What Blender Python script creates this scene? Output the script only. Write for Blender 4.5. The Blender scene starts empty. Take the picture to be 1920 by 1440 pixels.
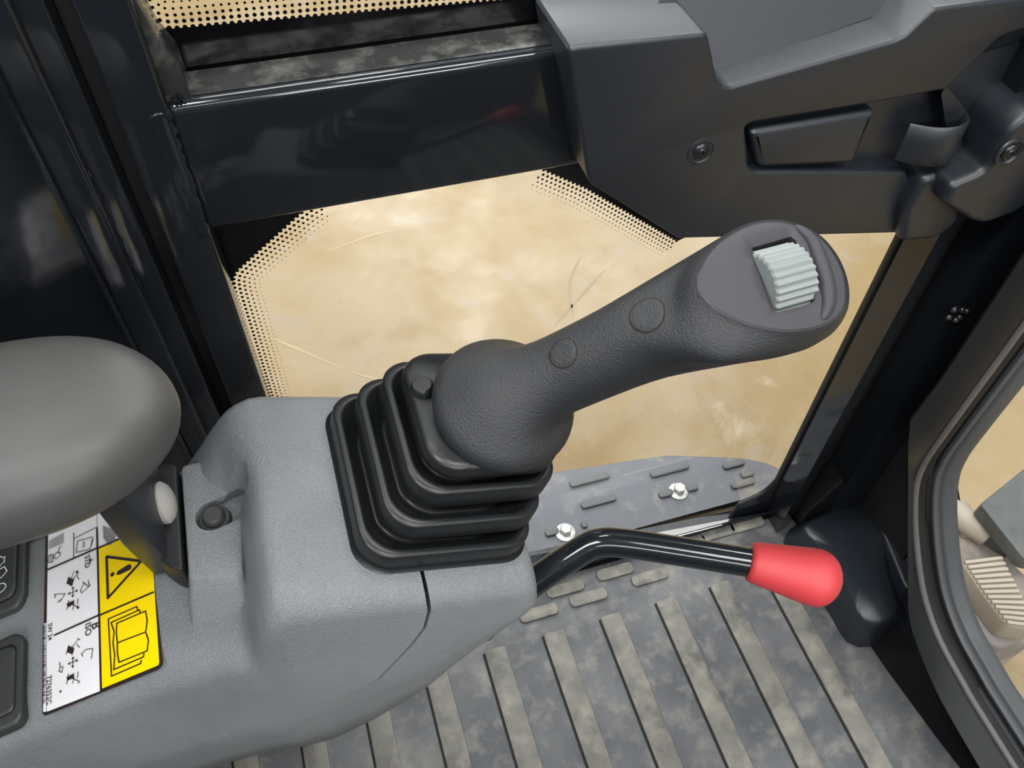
import bpy, bmesh, math, random
from mathutils import Vector, Matrix
from mathutils.bvhtree import BVHTree
random.seed(4)
PI = math.pi
SC = bpy.context.scene
COL = SC.collection

# ------------------------------------------------------------------ camera, world, lights, exposure
cam = bpy.data.cameras.new('camera')
cam.lens = 29.21; cam.sensor_width = 36; cam.clip_start = 0.02
camo = bpy.data.objects.new('camera', cam); COL.objects.link(camo)
yaw, pit, rol = 0.32386, 0.89116, -0.031475
fw = Vector((math.sin(yaw)*math.cos(pit), math.cos(yaw)*math.cos(pit), -math.sin(pit)))
rt = Vector((math.cos(yaw), -math.sin(yaw), 0)); dn = fw.cross(rt)
r2 = rt*math.cos(rol)+dn*math.sin(rol); d2 = -rt*math.sin(rol)+dn*math.cos(rol)
camo.matrix_world = Matrix(((r2.x, -d2.x, -fw.x, 0), (r2.y, -d2.y, -fw.y, 0), (r2.z, -d2.z, -fw.z, .95), (0, 0, 0, 1)))
SC.camera = camo
w = bpy.data.worlds.new('world'); SC.world = w; w.use_nodes = True
w.node_tree.nodes['Background'].inputs[0].default_value = (.80, .90, 1.0, 1)
w.node_tree.nodes['Background'].inputs[1].default_value = .23
def area(name, loc, sx, sy, power, target=None, col=(1, .985, .96)):
    l = bpy.data.lights.new(name, 'AREA'); l.shape = 'RECTANGLE'; l.size = sx; l.size_y = sy; l.energy = power; l.color = col
    o = bpy.data.objects.new(name, l); COL.objects.link(o); o.location = loc
    if target: o.rotation_euler = (Vector(target)-Vector(loc)).to_track_quat('-Z', 'Y').to_euler()
for i, (lx, ly, p) in enumerate([(-2.2, 6.1, 120), (2.2, 6.1, 120), (-3.6, 2.4, 120), (3.4, 2.2, 120), (-.6, 1.6, 90), (1.2, 8.0, 150), (5.2, 7.0, 100), (-2.4, -1.0, 120), (1.2, -1.4, 90), (-1.2, -5.0, 90), (3.2, -5.0, 90), (-4.6, -4.2, 90), (-5, -8, 90)]):
    area('high_bay_light', (lx, ly, 4.5), 2.4, 1.1, p)  # unseen ceiling lamps; some far ones added for sheen on the latch cover
area('edge_highlight_lamp', (.7, -7.6, 4.4), 4.0, 1.8, 420)  # unseen lamp, widened and brightened for the console's front-edge highlight
SC.view_settings.view_transform = 'Standard'; SC.view_settings.look = 'None'
SC.view_settings.gamma = 1; SC.view_settings.use_curve_mapping = False
SC.view_settings.exposure = 0.55

# ------------------------------------------------------------------ measured outlines (metres; decal in millimetres)
T = {"cover":[[0.1599,0.7127],[0.246,0.7087],[0.2594,0.6771],[0.2641,0.6725],[0.2703,0.6708],[0.3808,0.685],[0.3874,0.6876],[0.4003,0.703],[0.4111,0.7029],[0.4799,0.7009],[0.4952,0.6762],[0.4736,0.677],[0.4636,0.674],[0.4583,0.667],[0.4395,0.6399],[0.4797,0.5764],[0.4993,0.5476],[0.4989,0.5239],[0.4992,0.51],[0.4902,0.5053],[0.4635,0.5082],[0.2575,0.5513],[0.1853,0.6133],[0.1809,0.6205]],"cover_hole":[[0.2883,0.6385],[0.2915,0.6411],[0.3839,0.6402],[0.4381,0.6409],[0.4604,0.6227],[0.4823,0.5759],[0.4815,0.5539],[0.4641,0.5499],[0.4519,0.5575],[0.4388,0.5739],[0.3039,0.6011],[0.2993,0.6064]],"pad":[[0.2939,0.6325],[0.2969,0.6344],[0.3885,0.6334],[0.3883,0.5933],[0.3849,0.5907],[0.3111,0.6021],[0.3064,0.6057]],"recess":[[0.2474,0.7125],[0.2771,0.6636],[0.4091,0.6767],[0.424,0.6968],[0.4118,0.7216],[0.2416,0.7406]],"scoop":[[0.4526,0.6288],[0.4748,0.6576],[0.4819,0.6651],[0.5122,0.6685],[0.5749,0.5675],[0.5331,0.5871],[0.5253,0.557]],"nose":[[0.4823,0.585],[0.4829,0.6185],[0.4926,0.6299],[0.5065,0.6324],[0.5554,0.5545],[0.54,0.5345],[0.5135,0.5281],[0.4992,0.5335],[0.4582,0.5602],[0.4565,0.5776]],"lever":[[0.4175,0.6205],[0.4368,0.6234],[0.4481,0.6269],[0.456,0.62],[0.4609,0.5819],[0.4535,0.5801],[0.4302,0.5861],[0.425,0.5927]],"screws":[[0.2595,0.4,0.626],[0.4933,0.37,0.6002]],"frit_low":[[0.0156,0.5914],[-0.0005,0.5814],[-0.051,0.5423],[-0.0547,0.536],[-0.0563,0.5244],[-0.058,0.4006]],"frit_low_right":[[0.1749,0.5829],[0.209,0.5597],[0.298,0.4859]],"frit_up":[[-0.0565,0.7466],[-0.0579,0.7324],[-0.0565,0.7259],[-0.052,0.7209],[-0.0445,0.7184],[0.0472,0.7145],[0.1887,0.7084]],"lugs":[[0.2785,0.4038],[0.3172,0.3847],[0.2347,0.3814],[0.2116,0.4],[0.1705,0.38],[0.4258,0.4169],[0.3828,0.4137],[0.4677,0.4166]],"mat_right":[[0.5012,0.4067],[0.5451,0.2608],[0.5373,0.2253],[0.5521,0.0823]],"plate":[[0.2085,0.6077],[0.2398,0.6051],[0.4384,0.5822],[0.5421,0.5468],[0.5755,0.5273],[0.5941,0.5054],[0.5924,0.4638],[0.1684,0.4778]],"plate_lugs":[[0.3137,0.573],[0.4307,0.5555],[0.3132,0.5355],[0.2351,0.5086],[0.2812,0.507],[0.4095,0.5206],[0.4493,0.519],[0.5248,0.5383],[0.5359,0.5178],[0.5224,0.5048]],"plate_bolts":[[0.2526,0.5034],[0.4288,0.5195]],"foot_base":[[0.4998,0.3869],[0.5075,0.2827],[0.5073,0.2411],[0.5199,0.2299],[0.5383,0.227],[0.5637,0.2413],[0.595,0.2459],[0.6718,0.3602],[0.5942,0.4167]],"foot_top":[[0.5038,0.3737],[0.5084,0.3458],[0.5135,0.2796],[0.5095,0.2482],[0.5217,0.2366],[0.5391,0.2354],[0.5602,0.2417],[0.5747,0.2967],[0.6191,0.3591],[0.5792,0.3869]],"rail_top_edge":[[0.1874,0.463,-0.0027],[0.5291,0.463,-0.0476],[0.5443,0.463,-0.0018]],"corner":[[0.5013,0.2052],[0.5026,0.1379],[0.503,0.0996],[0.497,0.0706],[0.4838,0.0488],[0.4546,0.0365]],"corner_out":[[0.5651,-0.0317],[0.572,0.0649]],"surround":[[0.3439,0.4551],[0.3494,0.3464],[0.3545,0.2803],[0.2827,0.1738],[0.2213,0.0828],[0.1553,0.0544],[0.0691,0.0606]],"scuff0":[[-0.1556,1.5333],[-0.0751,1.4576],[0.0162,1.3677]],"scuff1":[[0.0329,1.3504],[0.1079,1.2971],[0.165,1.258]],"scuff2":[[0.5666,1.3574],[0.6594,1.431],[0.7686,1.5169]],"scuff3":[[0.6259,1.3798],[0.6566,1.4948],[0.7237,1.5855]],"scuff4":[[0.2632,1.3876],[0.3869,1.4288]],"scuff5":[[0.0609,1.797],[0.1871,1.8305],[0.256,1.8299]],"scuff6":[[0.6415,0.9994],[0.6963,1.0488]],"rod":[[0.053,0.2068,0.4342],[0.0876,0.2162,0.4568],[0.1222,0.2211,0.4758],[0.1348,0.2209,0.4814],[0.1483,0.2162,0.4826],[0.174,0.204,0.4825],[0.224,0.1788,0.4825]],"knob":[[0.2193,0.1816,0.4834],[0.2675,0.1519,0.482]],"pedal":[[0.896,0.3702],[0.9645,0.3596],[0.9469,0.2792],[0.9376,0.2372],[0.896,0.2584],[0.8928,0.3185]],"block":[[1.016,0.5251],[0.9997,0.4616],[0.9847,0.4119],[1.0101,0.3678],[1.0283,0.2975],[0.9789,0.2373],[0.8996,0.2386],[0.8879,0.2466],[0.8596,0.3192]],"blade":[[0.9648,0.4391],[1.0881,0.4788],[1.1804,0.5034],[1.0173,0.3086],[0.968,0.3347]],"shade":[[1.0382,0.4613],[1.0281,0.2594]],"roller":[[0.9616,0.4607],[0.9792,0.4233]],"facet_c":[0.1985,0.2223,0.6853],"facet_n":[0.0501,-0.3008,0.9524],"facet":[[0.1628,0.2298,0.6896],[0.1679,0.2377,0.6918],[0.1792,0.2473,0.6942],[0.1967,0.2545,0.6956],[0.2112,0.256,0.6953],[0.2232,0.2524,0.6935],[0.2328,0.2451,0.6907],[0.2368,0.2353,0.6874],[0.237,0.2246,0.6841],[0.2338,0.2148,0.6811],[0.2288,0.207,0.6789],[0.2202,0.2022,0.6779],[0.2086,0.2007,0.678],[0.1962,0.2017,0.6789],[0.1851,0.2052,0.6807],[0.175,0.2107,0.6829],[0.1658,0.219,0.686]],"outer":[[0.1592,0.2399,0.6804],[0.1717,0.2533,0.6839],[0.1893,0.2604,0.6853],[0.2046,0.2656,0.6861],[0.2198,0.2667,0.6857],[0.2322,0.263,0.6838],[0.2428,0.2553,0.6808],[0.247,0.2446,0.6772],[0.2474,0.2338,0.6738],[0.2448,0.2233,0.6706],[0.2403,0.2154,0.6684],[0.2327,0.2085,0.6666],[0.2228,0.2025,0.6652],[0.2091,0.199,0.6648],[0.1921,0.1985,0.6656],[0.1703,0.1998,0.6671],[0.1559,0.21,0.6711],[0.1537,0.2247,0.6759]],"hole":[[0.1975,0.2443,0.6923],[0.2212,0.2469,0.6919],[0.2167,0.2129,0.6814],[0.1942,0.2116,0.6822]],"lip":[[0.2231,0.2509,0.6931],[0.2279,0.2416,0.6899],[0.226,0.2238,0.6844],[0.2217,0.211,0.6805],[0.215,0.2042,0.6788]],"grip":[[0.1119,0.2498,0.6237,0.0207],[0.1236,0.2468,0.6321,0.021],[0.1372,0.2439,0.6411,0.0215],[0.1495,0.241,0.6498,0.0227]],"flange_c":[0.0821,0.2568,0.5995],"pod_o":[0.0395,0.233,0.5344],"plugs":[[0.3733,0.6103,-0.7222],[0.2664,0.6057,-0.7532]],"seam":[[0.0212,0.5802],[0.0209,0.5628],[0.021,0.5408],[0.0203,0.5244],[0.0161,0.5094],[0.0042,0.4914],[-0.0173,0.4622],[-0.0385,0.4454],[-0.0526,0.4367],[-0.0709,0.4326],[-0.0865,0.4259],[-0.1078,0.416],[-0.14,0.4049],[-0.1569,0.3976]],"decal_o":[-0.1926,0.2111,0.4795],"decal_s":[0.963,-0.0026,0.2696],"decal_t":[0.0025,1.0,0.0007],"decal_n":[-0.2696,0.0,0.963],"decal":{"outer":[[[-0.33,-0.28],[1.64,-1.97],[69.02,-1.62],[71.22,-0.16],[71.49,1.97],[63.05,124.6],[-4.18,130.56],[-2.03,54.38]]],"white":[[[2.41,-0.11],[34.38,-0.52],[31.36,114.77],[-1.85,118.7],[-0.0,54.48]]],"yellow":[[[35.41,0.3],[68.69,0.66],[69.43,1.94],[67.74,70.06],[63.9,89.87],[33.03,89.17]]],"corner":[[[33.95,0.05],[32.45,89.72],[64.88,90.47],[63.01,123.5],[31.66,114.64]]],"barwhite":[[[0.31,0.68],[2.06,0.03],[-0.14,53.43],[-1.64,54.04]]],"lines_thick":[[[32.0,104.07],[34.98,-0.59]],[[33.37,44.42],[67.7,45.22]],[[5.67,43.39],[33.55,44.71]],[[-1.52,88.82],[32.84,89.86]],[[32.84,89.56],[59.61,90.51]]],"lines_thin":[[[16.2,107.62],[16.62,89.43]],[[16.3,103.4],[32.19,105.04]]],"triangle":[[[38.47,81.1],[60.87,68.57],[39.31,53.24],[38.47,81.1]]],"mark":[[[44.49,66.27],[45.45,68.29],[52.96,69.88],[54.33,68.71],[54.58,67.05],[53.62,65.9],[46.81,65.29]]],"dot":[[[42.17,67.54]]],"book":[[[44.94,23.06],[44.3,29.44],[44.71,35.04],[62.57,35.43],[63.32,28.86],[62.14,22.73],[44.94,23.06]],[[62.14,22.73],[63.71,17.32],[62.72,11.3],[45.84,11.17],[44.87,17.06],[44.94,23.06]],[[41.28,5.02],[39.44,39.87],[57.14,40.37],[57.71,38.14]],[[42.6,8.24],[43.28,15.98],[42.29,24.11],[42.97,30.85],[41.14,36.94],[58.78,37.7],[59.17,35.74]],[[41.28,5.02],[58.72,5.55],[58.95,7.3]],[[42.6,8.24],[60.37,8.67],[60.77,10.37]]],"picto":[[[-0.58,93.74],[-0.31,98.7],[2.64,97.95],[2.55,92.71],[-0.58,93.74]],[[1.17,98.17],[1.08,93.23]],[[6.05,97.51],[6.7,101.34],[8.06,101.47]],[[18.26,93.28],[19.08,100.63],[29.12,99.07]],[[18.28,92.77],[27.45,91.17],[29.13,97.82]],[[28.39,93.51],[29.51,97.65]],[[17.11,80.25],[14.87,74.83]],[[20.0,78.05],[15.83,74.43]],[[13.57,77.82],[12.36,73.45]],[[17.22,75.3],[15.91,71.01]],[[22.96,70.47],[26.96,65.73],[22.33,63.55],[21.64,65.74],[24.1,69.8]],[[26.53,70.14],[26.94,67.85],[27.89,66.01],[26.3,66.2]],[[16.6,69.76],[16.75,63.3]],[[13.68,66.66],[19.76,66.24]],[[15.86,69.01],[16.59,69.85],[17.37,68.57]],[[15.97,64.57],[16.75,63.21],[17.47,64.14]],[[14.79,67.16],[13.59,66.6],[15.01,65.73]],[[18.53,67.13],[19.86,66.2],[18.84,65.67]],[[5.24,67.3],[4.67,69.91],[11.78,67.45],[8.18,63.43],[9.54,64.57]],[[6.76,63.83],[8.59,64.96]],[[13.98,62.27],[13.03,56.58]],[[17.6,58.43],[16.76,55.05]],[[16.68,58.34],[20.92,54.47],[19.68,56.18]],[[20.15,60.67],[19.66,57.59]],[[20.56,73.42],[18.9,76.55]],[[20.83,34.84],[16.44,30.88]],[[20.37,35.47],[21.74,34.04]],[[14.76,33.29],[13.37,28.6]],[[18.25,29.72],[16.98,26.75]],[[21.65,29.51],[19.81,32.17]],[[23.71,23.24],[22.97,25.26],[25.88,26.71],[29.89,25.56],[29.05,19.86]],[[17.64,25.2],[17.78,19.16]],[[14.88,22.42],[20.63,22.31]],[[16.95,24.52],[17.64,25.28],[18.38,24.13]],[[17.05,20.29],[17.79,19.07],[18.47,19.91]],[[15.93,22.86],[14.79,22.37],[16.14,21.59]],[[19.46,23.11],[20.72,22.27],[19.75,21.79]],[[9.46,25.39],[10.02,22.18],[11.79,21.92],[11.01,18.83],[9.19,20.38],[10.02,22.18]],[[15.04,16.42],[14.32,10.86]],[[18.63,12.94],[17.83,9.92]],[[16.86,13.62],[22.19,9.24],[20.9,8.74]],[[21.03,15.36],[20.83,12.09]]],"blobs":[[[12.73,73.78],[13.57,77.82],[17.24,74.32],[15.92,70.52]],[[12.73,60.43],[17.55,60.8],[17.79,58.36],[14.11,57.53]],[[18.08,79.35],[19.49,79.94],[20.19,77.97],[18.87,77.84]],[[19.33,55.39],[20.43,55.87],[21.19,54.35],[20.01,53.91]],[[13.96,29.67],[14.76,33.29],[18.23,30.6],[17.42,27.01]],[[14.03,14.71],[18.57,15.47],[18.8,12.87],[14.97,12.52]]],"hatch":[[[36.1,104.16],[36.58,94.58]],[[36.69,103.69],[37.07,93.76]],[[37.27,103.23],[37.55,92.93]],[[37.86,102.76],[38.03,92.11]],[[38.44,102.29],[38.5,91.29]],[[39.02,101.83],[38.98,90.47]],[[39.6,101.36],[39.46,89.65]],[[40.18,100.9],[39.93,88.83]],[[40.76,100.43],[40.41,88.02]],[[41.34,99.97],[40.89,88.22]],[[41.92,99.51],[41.37,88.42]],[[42.5,99.05],[41.85,88.61]],[[43.08,98.58],[42.33,88.81]],[[43.66,98.12],[42.81,89.01]],[[44.23,97.66],[43.29,89.21]],[[44.81,97.2],[43.77,89.41]],[[-0.2,103.07],[-0.45,109.1]],[[0.48,103.08],[0.23,109.22]],[[1.17,103.1],[0.91,109.35]],[[1.85,103.12],[1.6,109.47]],[[2.53,103.13],[2.28,109.59]],[[3.22,103.15],[2.97,109.71]],[[3.9,103.16],[3.65,109.84]],[[4.58,103.18],[4.34,109.96]],[[5.27,103.19],[5.02,110.08]],[[5.95,103.21],[5.71,110.2]],[[6.63,103.22],[6.39,110.32]],[[7.32,103.24],[7.08,110.45]],[[8.0,103.25],[7.76,110.57]],[[8.68,103.27],[8.45,110.69]],[[9.37,103.29],[9.13,110.81]]],"circle":[[[5.42,96.25]]],"text_A":[[[26.75,84.4],[26.78,81.6]]],"text_STD":[[[24.13,87.53],[24.25,79.01]]],"text_B":[[[29.32,40.63],[29.35,37.03]]],"text_ISO":[[[25.04,42.36],[25.15,34.63]]],"text_SW 24":[[[1.21,51.97],[1.67,41.32]]],"text_7276352C":[[[1.97,19.79],[2.7,3.25]]],"text_AUX":[[[22.52,98.41],[22.59,93.97]]],"bar":[[[-1.21,52.67],[0.86,3.7]]],"speck":[[[10.66,7.96]]],"blue":[[[43.12,103.6]]],"w":70.8},"switch_low":[[-0.2444,0.2625,0.465],[-0.2092,0.2638,0.4748],[-0.204,0.259,0.4763],[-0.2024,0.2129,0.4767],[-0.2052,0.209,0.4759],[-0.2387,0.208,0.4666]],"switch_up":[[-0.2527,0.3417,0.4626],[-0.2076,0.3391,0.4753],[-0.2069,0.3328,0.4755],[-0.2055,0.2871,0.4759],[-0.2095,0.28,0.4747],[-0.2463,0.28,0.4644]],"bracket":[[-0.0981,0.3119],[-0.0731,0.3045],[-0.067,0.2969],[-0.0735,0.2365],[-0.0767,0.2331],[-0.0997,0.24]],"button":[-0.0845,0.2767,0.53],"scoopc":[-0.068,0.2781,0.545],"hinge":[[-0.1332,0.3056],[-0.1274,0.2854],[-0.1188,0.2624],[-0.1106,0.2525],[-0.1034,0.248],[-0.1031,0.3201],[-0.1101,0.3242],[-0.1206,0.3193]],"arm_plate":[[-0.118,0.2692,0.5623],[-0.118,0.2937,0.538],[-0.118,0.3302,0.5085],[-0.118,0.3517,0.4828],[-0.118,0.3682,0.4552],[-0.118,0.2853,0.4528],[-0.118,0.2713,0.4855],[-0.118,0.2617,0.5179],[-0.118,0.2629,0.5456]],"arm_bolt":[-0.108,0.291,0.5316]}

# ------------------------------------------------------------------ materials
def srgb(r, g, b): return tuple((c/255/12.92 if c <= 10 else ((c/255+.055)/1.055)**2.4) for c in (r, g, b))+(1,)
MATS = {}
def mat(name, col, rough=.5, metal=0, spec=.5, bump=None, mix=None, coat=0, aniso=None, rmix=None):
    """bump=(scale,strength,distance); mix=(colour2,scale,lo,hi,detail) a second colour of its own, broken up by noise."""
    m = bpy.data.materials.new(name); m.use_nodes = True; nt = m.node_tree; p = nt.nodes['Principled BSDF']
    p.inputs['Base Color'].default_value = col; p.inputs['Roughness'].default_value = rough
    p.inputs['Metallic'].default_value = metal; p.inputs['Specular IOR Level'].default_value = spec
    p.inputs['Coat Weight'].default_value = coat; p.inputs['Coat Roughness'].default_value = .06
    tc = nt.nodes.new('ShaderNodeTexCoord')
    def noise(scale, detail=4, rgh=.6):
        n = nt.nodes.new('ShaderNodeTexNoise'); n.inputs['Scale'].default_value = scale; n.inputs['Detail'].default_value = detail
        n.inputs['Roughness'].default_value = rgh; nt.links.new(tc.outputs['Object'], n.inputs['Vector']); return n
    if bump:
        n = noise(bump[0], bump[3] if len(bump) > 3 else 2); b = nt.nodes.new('ShaderNodeBump')
        b.inputs['Strength'].default_value = bump[1]; b.inputs['Distance'].default_value = bump[2]
        nt.links.new(n.outputs['Fac'], b.inputs['Height']); nt.links.new(b.outputs['Normal'], p.inputs['Normal'])
    src = None
    for mx in (mix if isinstance(mix, list) else [mix] if mix else []):
        n = noise(mx[1], mx[4] if len(mx) > 4 else 5); r = nt.nodes.new('ShaderNodeMapRange')
        r.inputs['From Min'].default_value = mx[2]; r.inputs['From Max'].default_value = mx[3]
        nt.links.new(n.outputs['Fac'], r.inputs['Value']); x = nt.nodes.new('ShaderNodeMix'); x.data_type = 'RGBA'
        nt.links.new(r.outputs['Result'], x.inputs['Factor'])
        if src: nt.links.new(src, x.inputs[6])
        else: x.inputs[6].default_value = col
        x.inputs[7].default_value = mx[0]; src = x.outputs[2]
    if src: nt.links.new(src, p.inputs['Base Color'])
    if rmix:
        n = noise(rmix[0], 4); r = nt.nodes.new('ShaderNodeMapRange'); r.inputs['From Min'].default_value = .4; r.inputs['From Max'].default_value = .65
        r.inputs['To Min'].default_value = rmix[1]; r.inputs['To Max'].default_value = rmix[2]
        nt.links.new(n.outputs['Fac'], r.inputs['Value']); nt.links.new(r.outputs['Result'], p.inputs['Roughness'])
    MATS[name] = m; return m
M_console = mat('console_grey', srgb(126, 130, 133), .29, spec=.8, bump=(1400, .9, .0013, 2), mix=(srgb(116, 120, 124), 8, .4, .6))
M_plastic = mat('moulded_black', srgb(27, 32, 39), .42, spec=.75, bump=(1400, .12, .0006, 2))
M_paint = mat('gloss_black_paint', srgb(25, 28, 32), .10, spec=.5, bump=(22, .05, .004, 2), coat=.1)
M_paintdust = mat('dusty_black_paint', srgb(38, 39, 39), .22, mix=(srgb(92, 91, 86), 60, .50, .76, 6), rmix=(50, .12, .5))
M_dark = mat('dark_gap', srgb(10, 10, 11), .7)
M_rubber = mat('black_rubber', srgb(24, 25, 27), .5, bump=(700, .1, .0006))
M_boot = mat('boot_rubber', srgb(27, 29, 31), .36, bump=(500, .04, .0005))
M_grip = mat('grip_rubber', srgb(38, 40, 43), .46, bump=(900, .38, .0013, 3))
M_gripface = mat('grip_face', srgb(53, 53, 58), .55, bump=(1500, .08, .0005))
M_arm = mat('armrest_skin', srgb(70, 70, 69), .48, bump=(1600, .12, .0006), mix=(srgb(77, 77, 77), 12, .4, .65))
M_wheel = mat('wheel_grey', srgb(132, 139, 138), .5)
M_red = mat('knob_red', srgb(188, 56, 61), .5, bump=(1700, .3, .0007, 2))
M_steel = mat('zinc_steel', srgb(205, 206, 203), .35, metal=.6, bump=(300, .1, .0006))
M_chrome = mat('screw_steel', srgb(70, 72, 75), .25, metal=.8)
M_mat = mat('floor_mat_rubber', srgb(74, 76, 80), .55, bump=(500, .15, .001), mix=[(srgb(98, 99, 102), 9, .40, .64), (srgb(138, 134, 126), 38, .50, .86, 9), (srgb(140, 135, 125), 11, .54, .90, 9)])
M_rib = mat('dusty_rib_rubber', srgb(112, 110, 104), .6, bump=(500, .15, .001), mix=[(srgb(82, 81, 80), 26, .46, .70, 9), (srgb(140, 136, 125), 44, .46, .74, 9)])
M_pan = mat('cab_floor_black', srgb(22, 23, 25), .35)
M_plate = mat('step_plate_grey', srgb(96, 97, 104), .5, bump=(150, .1, .002), mix=(srgb(128, 126, 122), 30, .55, .75))
M_lug = mat('step_lug_grey', srgb(92, 93, 95), .5)
M_block = mat('dusty_track_frame', srgb(122, 115, 112), .6, mix=(srgb(160, 148, 138), 14, .45, .65))
M_pedal = mat('dusty_pedal_rubber', srgb(158, 148, 134), .6)
M_blade = mat('blade_steel', srgb(62, 65, 66), .5, mix=(srgb(80, 82, 82), 9, .4, .65))
M_label = mat('decal_white', srgb(222, 222, 226), .16, bump=(240, .06, .001), coat=.4)
M_yellow = mat('decal_yellow', srgb(238, 208, 8), .16, bump=(240, .06, .001), coat=.4)
M_ink = mat('decal_ink', srgb(45, 36, 32), .3)
M_hatch = mat('decal_hatch', srgb(120, 112, 110), .3)
M_blue = mat('decal_blue', srgb(28, 70, 140), .3)
M_icon = mat('icon_white', srgb(220, 224, 224), .5)
M_switch = mat('switch_black', srgb(52, 54, 54), .5, bump=(1200, .1, .0005))
M_boltcap = mat('cap_grey', srgb(168, 165, 160), .45)
M_surround = mat('surround_rubber', srgb(22, 23, 24), .5, bump=(700, .1, .0006))
M_seal = mat('seal_rubber', srgb(74, 76, 79), .45, bump=(300, .1, .001))
M_lip = mat('lip_rubber', srgb(92, 89, 88), .5)
M_frit = mat('frit_black', srgb(9, 9, 11), .12)

def concrete():
    m = mat('polished_concrete', srgb(142, 121, 84), .34, spec=.4)
    nt = m.node_tree; p = nt.nodes['Principled BSDF']; tc = nt.nodes.new('ShaderNodeTexCoord')
    def N(t): return nt.nodes.new(t)
    def noise(s, d, dist=0):
        n = N('ShaderNodeTexNoise'); n.inputs['Scale'].default_value = s; n.inputs['Detail'].default_value = d; n.inputs['Distortion'].default_value = dist
        n.inputs['Roughness'].default_value = .62; nt.links.new(tc.outputs['Object'], n.inputs['Vector']); return n
    last = None
    for s, d, lo, hi, c in [(1.6, 5, .38, .64, srgb(150, 133, 106)), (4.2, 8, .5, .72, srgb(132, 109, 70)), (9, 9, .56, .74, srgb(144, 131, 112)), (2.3, 10, .62, .72, srgb(170, 157, 134))]:
        n = noise(s, d, .6); r = N('ShaderNodeMapRange'); r.inputs[1].default_value = lo; r.inputs[2].default_value = hi
        nt.links.new(n.outputs['Fac'], r.inputs['Value']); x = N('ShaderNodeMix'); x.data_type = 'RGBA'
        nt.links.new(r.outputs['Result'], x.inputs['Factor'])
        if last: nt.links.new(last, x.inputs[6])
        else: x.inputs[6].default_value = srgb(142, 121, 84)
        x.inputs[7].default_value = c; last = x.outputs[2]
    nt.links.new(last, p.inputs['Base Color'])
    n = noise(6, 6); r = N('ShaderNodeMapRange'); r.inputs[1].default_value = .35; r.inputs[2].default_value = .7; r.inputs[3].default_value = .24; r.inputs[4].default_value = .46
    nt.links.new(n.outputs['Fac'], r.inputs['Value']); nt.links.new(r.outputs['Result'], p.inputs['Roughness'])
    return m
M_conc = concrete()

def glass(name, tint):
    m = bpy.data.materials.new(name); m.use_nodes = True; nt = m.node_tree; nt.nodes.clear()
    o = nt.nodes.new('ShaderNodeOutputMaterial'); t = nt.nodes.new('ShaderNodeBsdfTransparent'); g = nt.nodes.new('ShaderNodeBsdfGlossy')
    g.inputs['Roughness'].default_value = .02; t.inputs[0].default_value = tint
    f = nt.nodes.new('ShaderNodeFresnel'); x = nt.nodes.new('ShaderNodeMixShader')
    ge = nt.nodes.new('ShaderNodeNewGeometry'); r = nt.nodes.new('ShaderNodeMapRange'); r.inputs[3].default_value = 1.45; r.inputs[4].default_value = 1/1.45
    nt.links.new(ge.outputs['Backfacing'], r.inputs[0]); nt.links.new(r.outputs[0], f.inputs['IOR'])   # same pane reflectance on both faces
    nt.links.new(f.outputs[0], x.inputs[0]); nt.links.new(t.outputs[0], x.inputs[1]); nt.links.new(g.outputs[0], x.inputs[2])
    nt.links.new(x.outputs[0], o.inputs[0]); return m
M_glass = glass('clear_glass', (.975, .985, .98, 1))

# ------------------------------------------------------------------ building helpers
def tag(o, label=None, cat=None, group=None, kind=None):
    for k, v in (('label', label), ('category', cat), ('group', group), ('kind', kind)):
        if v: o[k] = v
    return o
def empty(name, loc, label, cat, group=None, kind=None):
    o = bpy.data.objects.new(name, None); COL.objects.link(o); o.location = loc; o.empty_display_size = .02
    return tag(o, label, cat, group, kind)
def origin(o):
    v = Vector((0, 0, 0))
    while o is not None: v = v+o.location; o = o.parent
    return v
def link(name, me, m, parent=None, smooth=True, ang=40):
    if m is not None and not me.materials: me.materials.append(m)
    o = bpy.data.objects.new(name, me); COL.objects.link(o)
    if parent is not None:
        off = origin(parent); me.transform(Matrix.Translation(-off)); o.parent = parent
    if smooth:
        for p in me.polygons: p.use_smooth = True
        if ang: me.set_sharp_from_angle(angle=math.radians(ang))
    return o
def mesh(name, v, f, m, parent=None, smooth=True, ang=40):
    me = bpy.data.meshes.new(name); me.from_pydata([tuple(q) for q in v], [], f); me.update()
    bm = bmesh.new(); bm.from_mesh(me); bmesh.ops.recalc_face_normals(bm, faces=bm.faces); bm.to_mesh(me); bm.free()
    return link(name, me, m, parent, smooth, ang)
def loft_data(rings, cap0=True, cap1=True, loop=False):
    n = len(rings[0]); v = [p for r in rings for p in r]; f = []
    R = len(rings)
    for i in range(R if loop else R-1):
        j = (i+1) % R
        for k in range(n):
            l = (k+1) % n; f.append((i*n+k, i*n+l, j*n+l, j*n+k))
    if not loop:
        if cap0: f.append(tuple(range(n-1, -1, -1)))
        if cap1: f.append(tuple(range((R-1)*n, R*n)))
    return v, f
def loft(name, rings, m, parent=None, cap0=True, cap1=True, sub=0, ang=40, loop=False):
    o = mesh(name, *loft_data(rings, cap0, cap1, loop), m, parent, True, ang)
    if sub:
        s = o.modifiers.new('s', 'SUBSURF'); s.levels = sub; s.render_levels = sub
    return o
def basis(n, ref):
    n = Vector(n).normalized(); e1 = Vector(ref); e1 = (e1-n*e1.dot(n)).normalized(); return e1, n.cross(e1), n
def ring(c, n, ref, a, b=None, N=32):
    e1, e2, _ = basis(n, ref); b = b or a; c = Vector(c)
    return [c+e1*(a*math.cos(2*PI*i/N))+e2*(b*math.sin(2*PI*i/N)) for i in range(N)]
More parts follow.
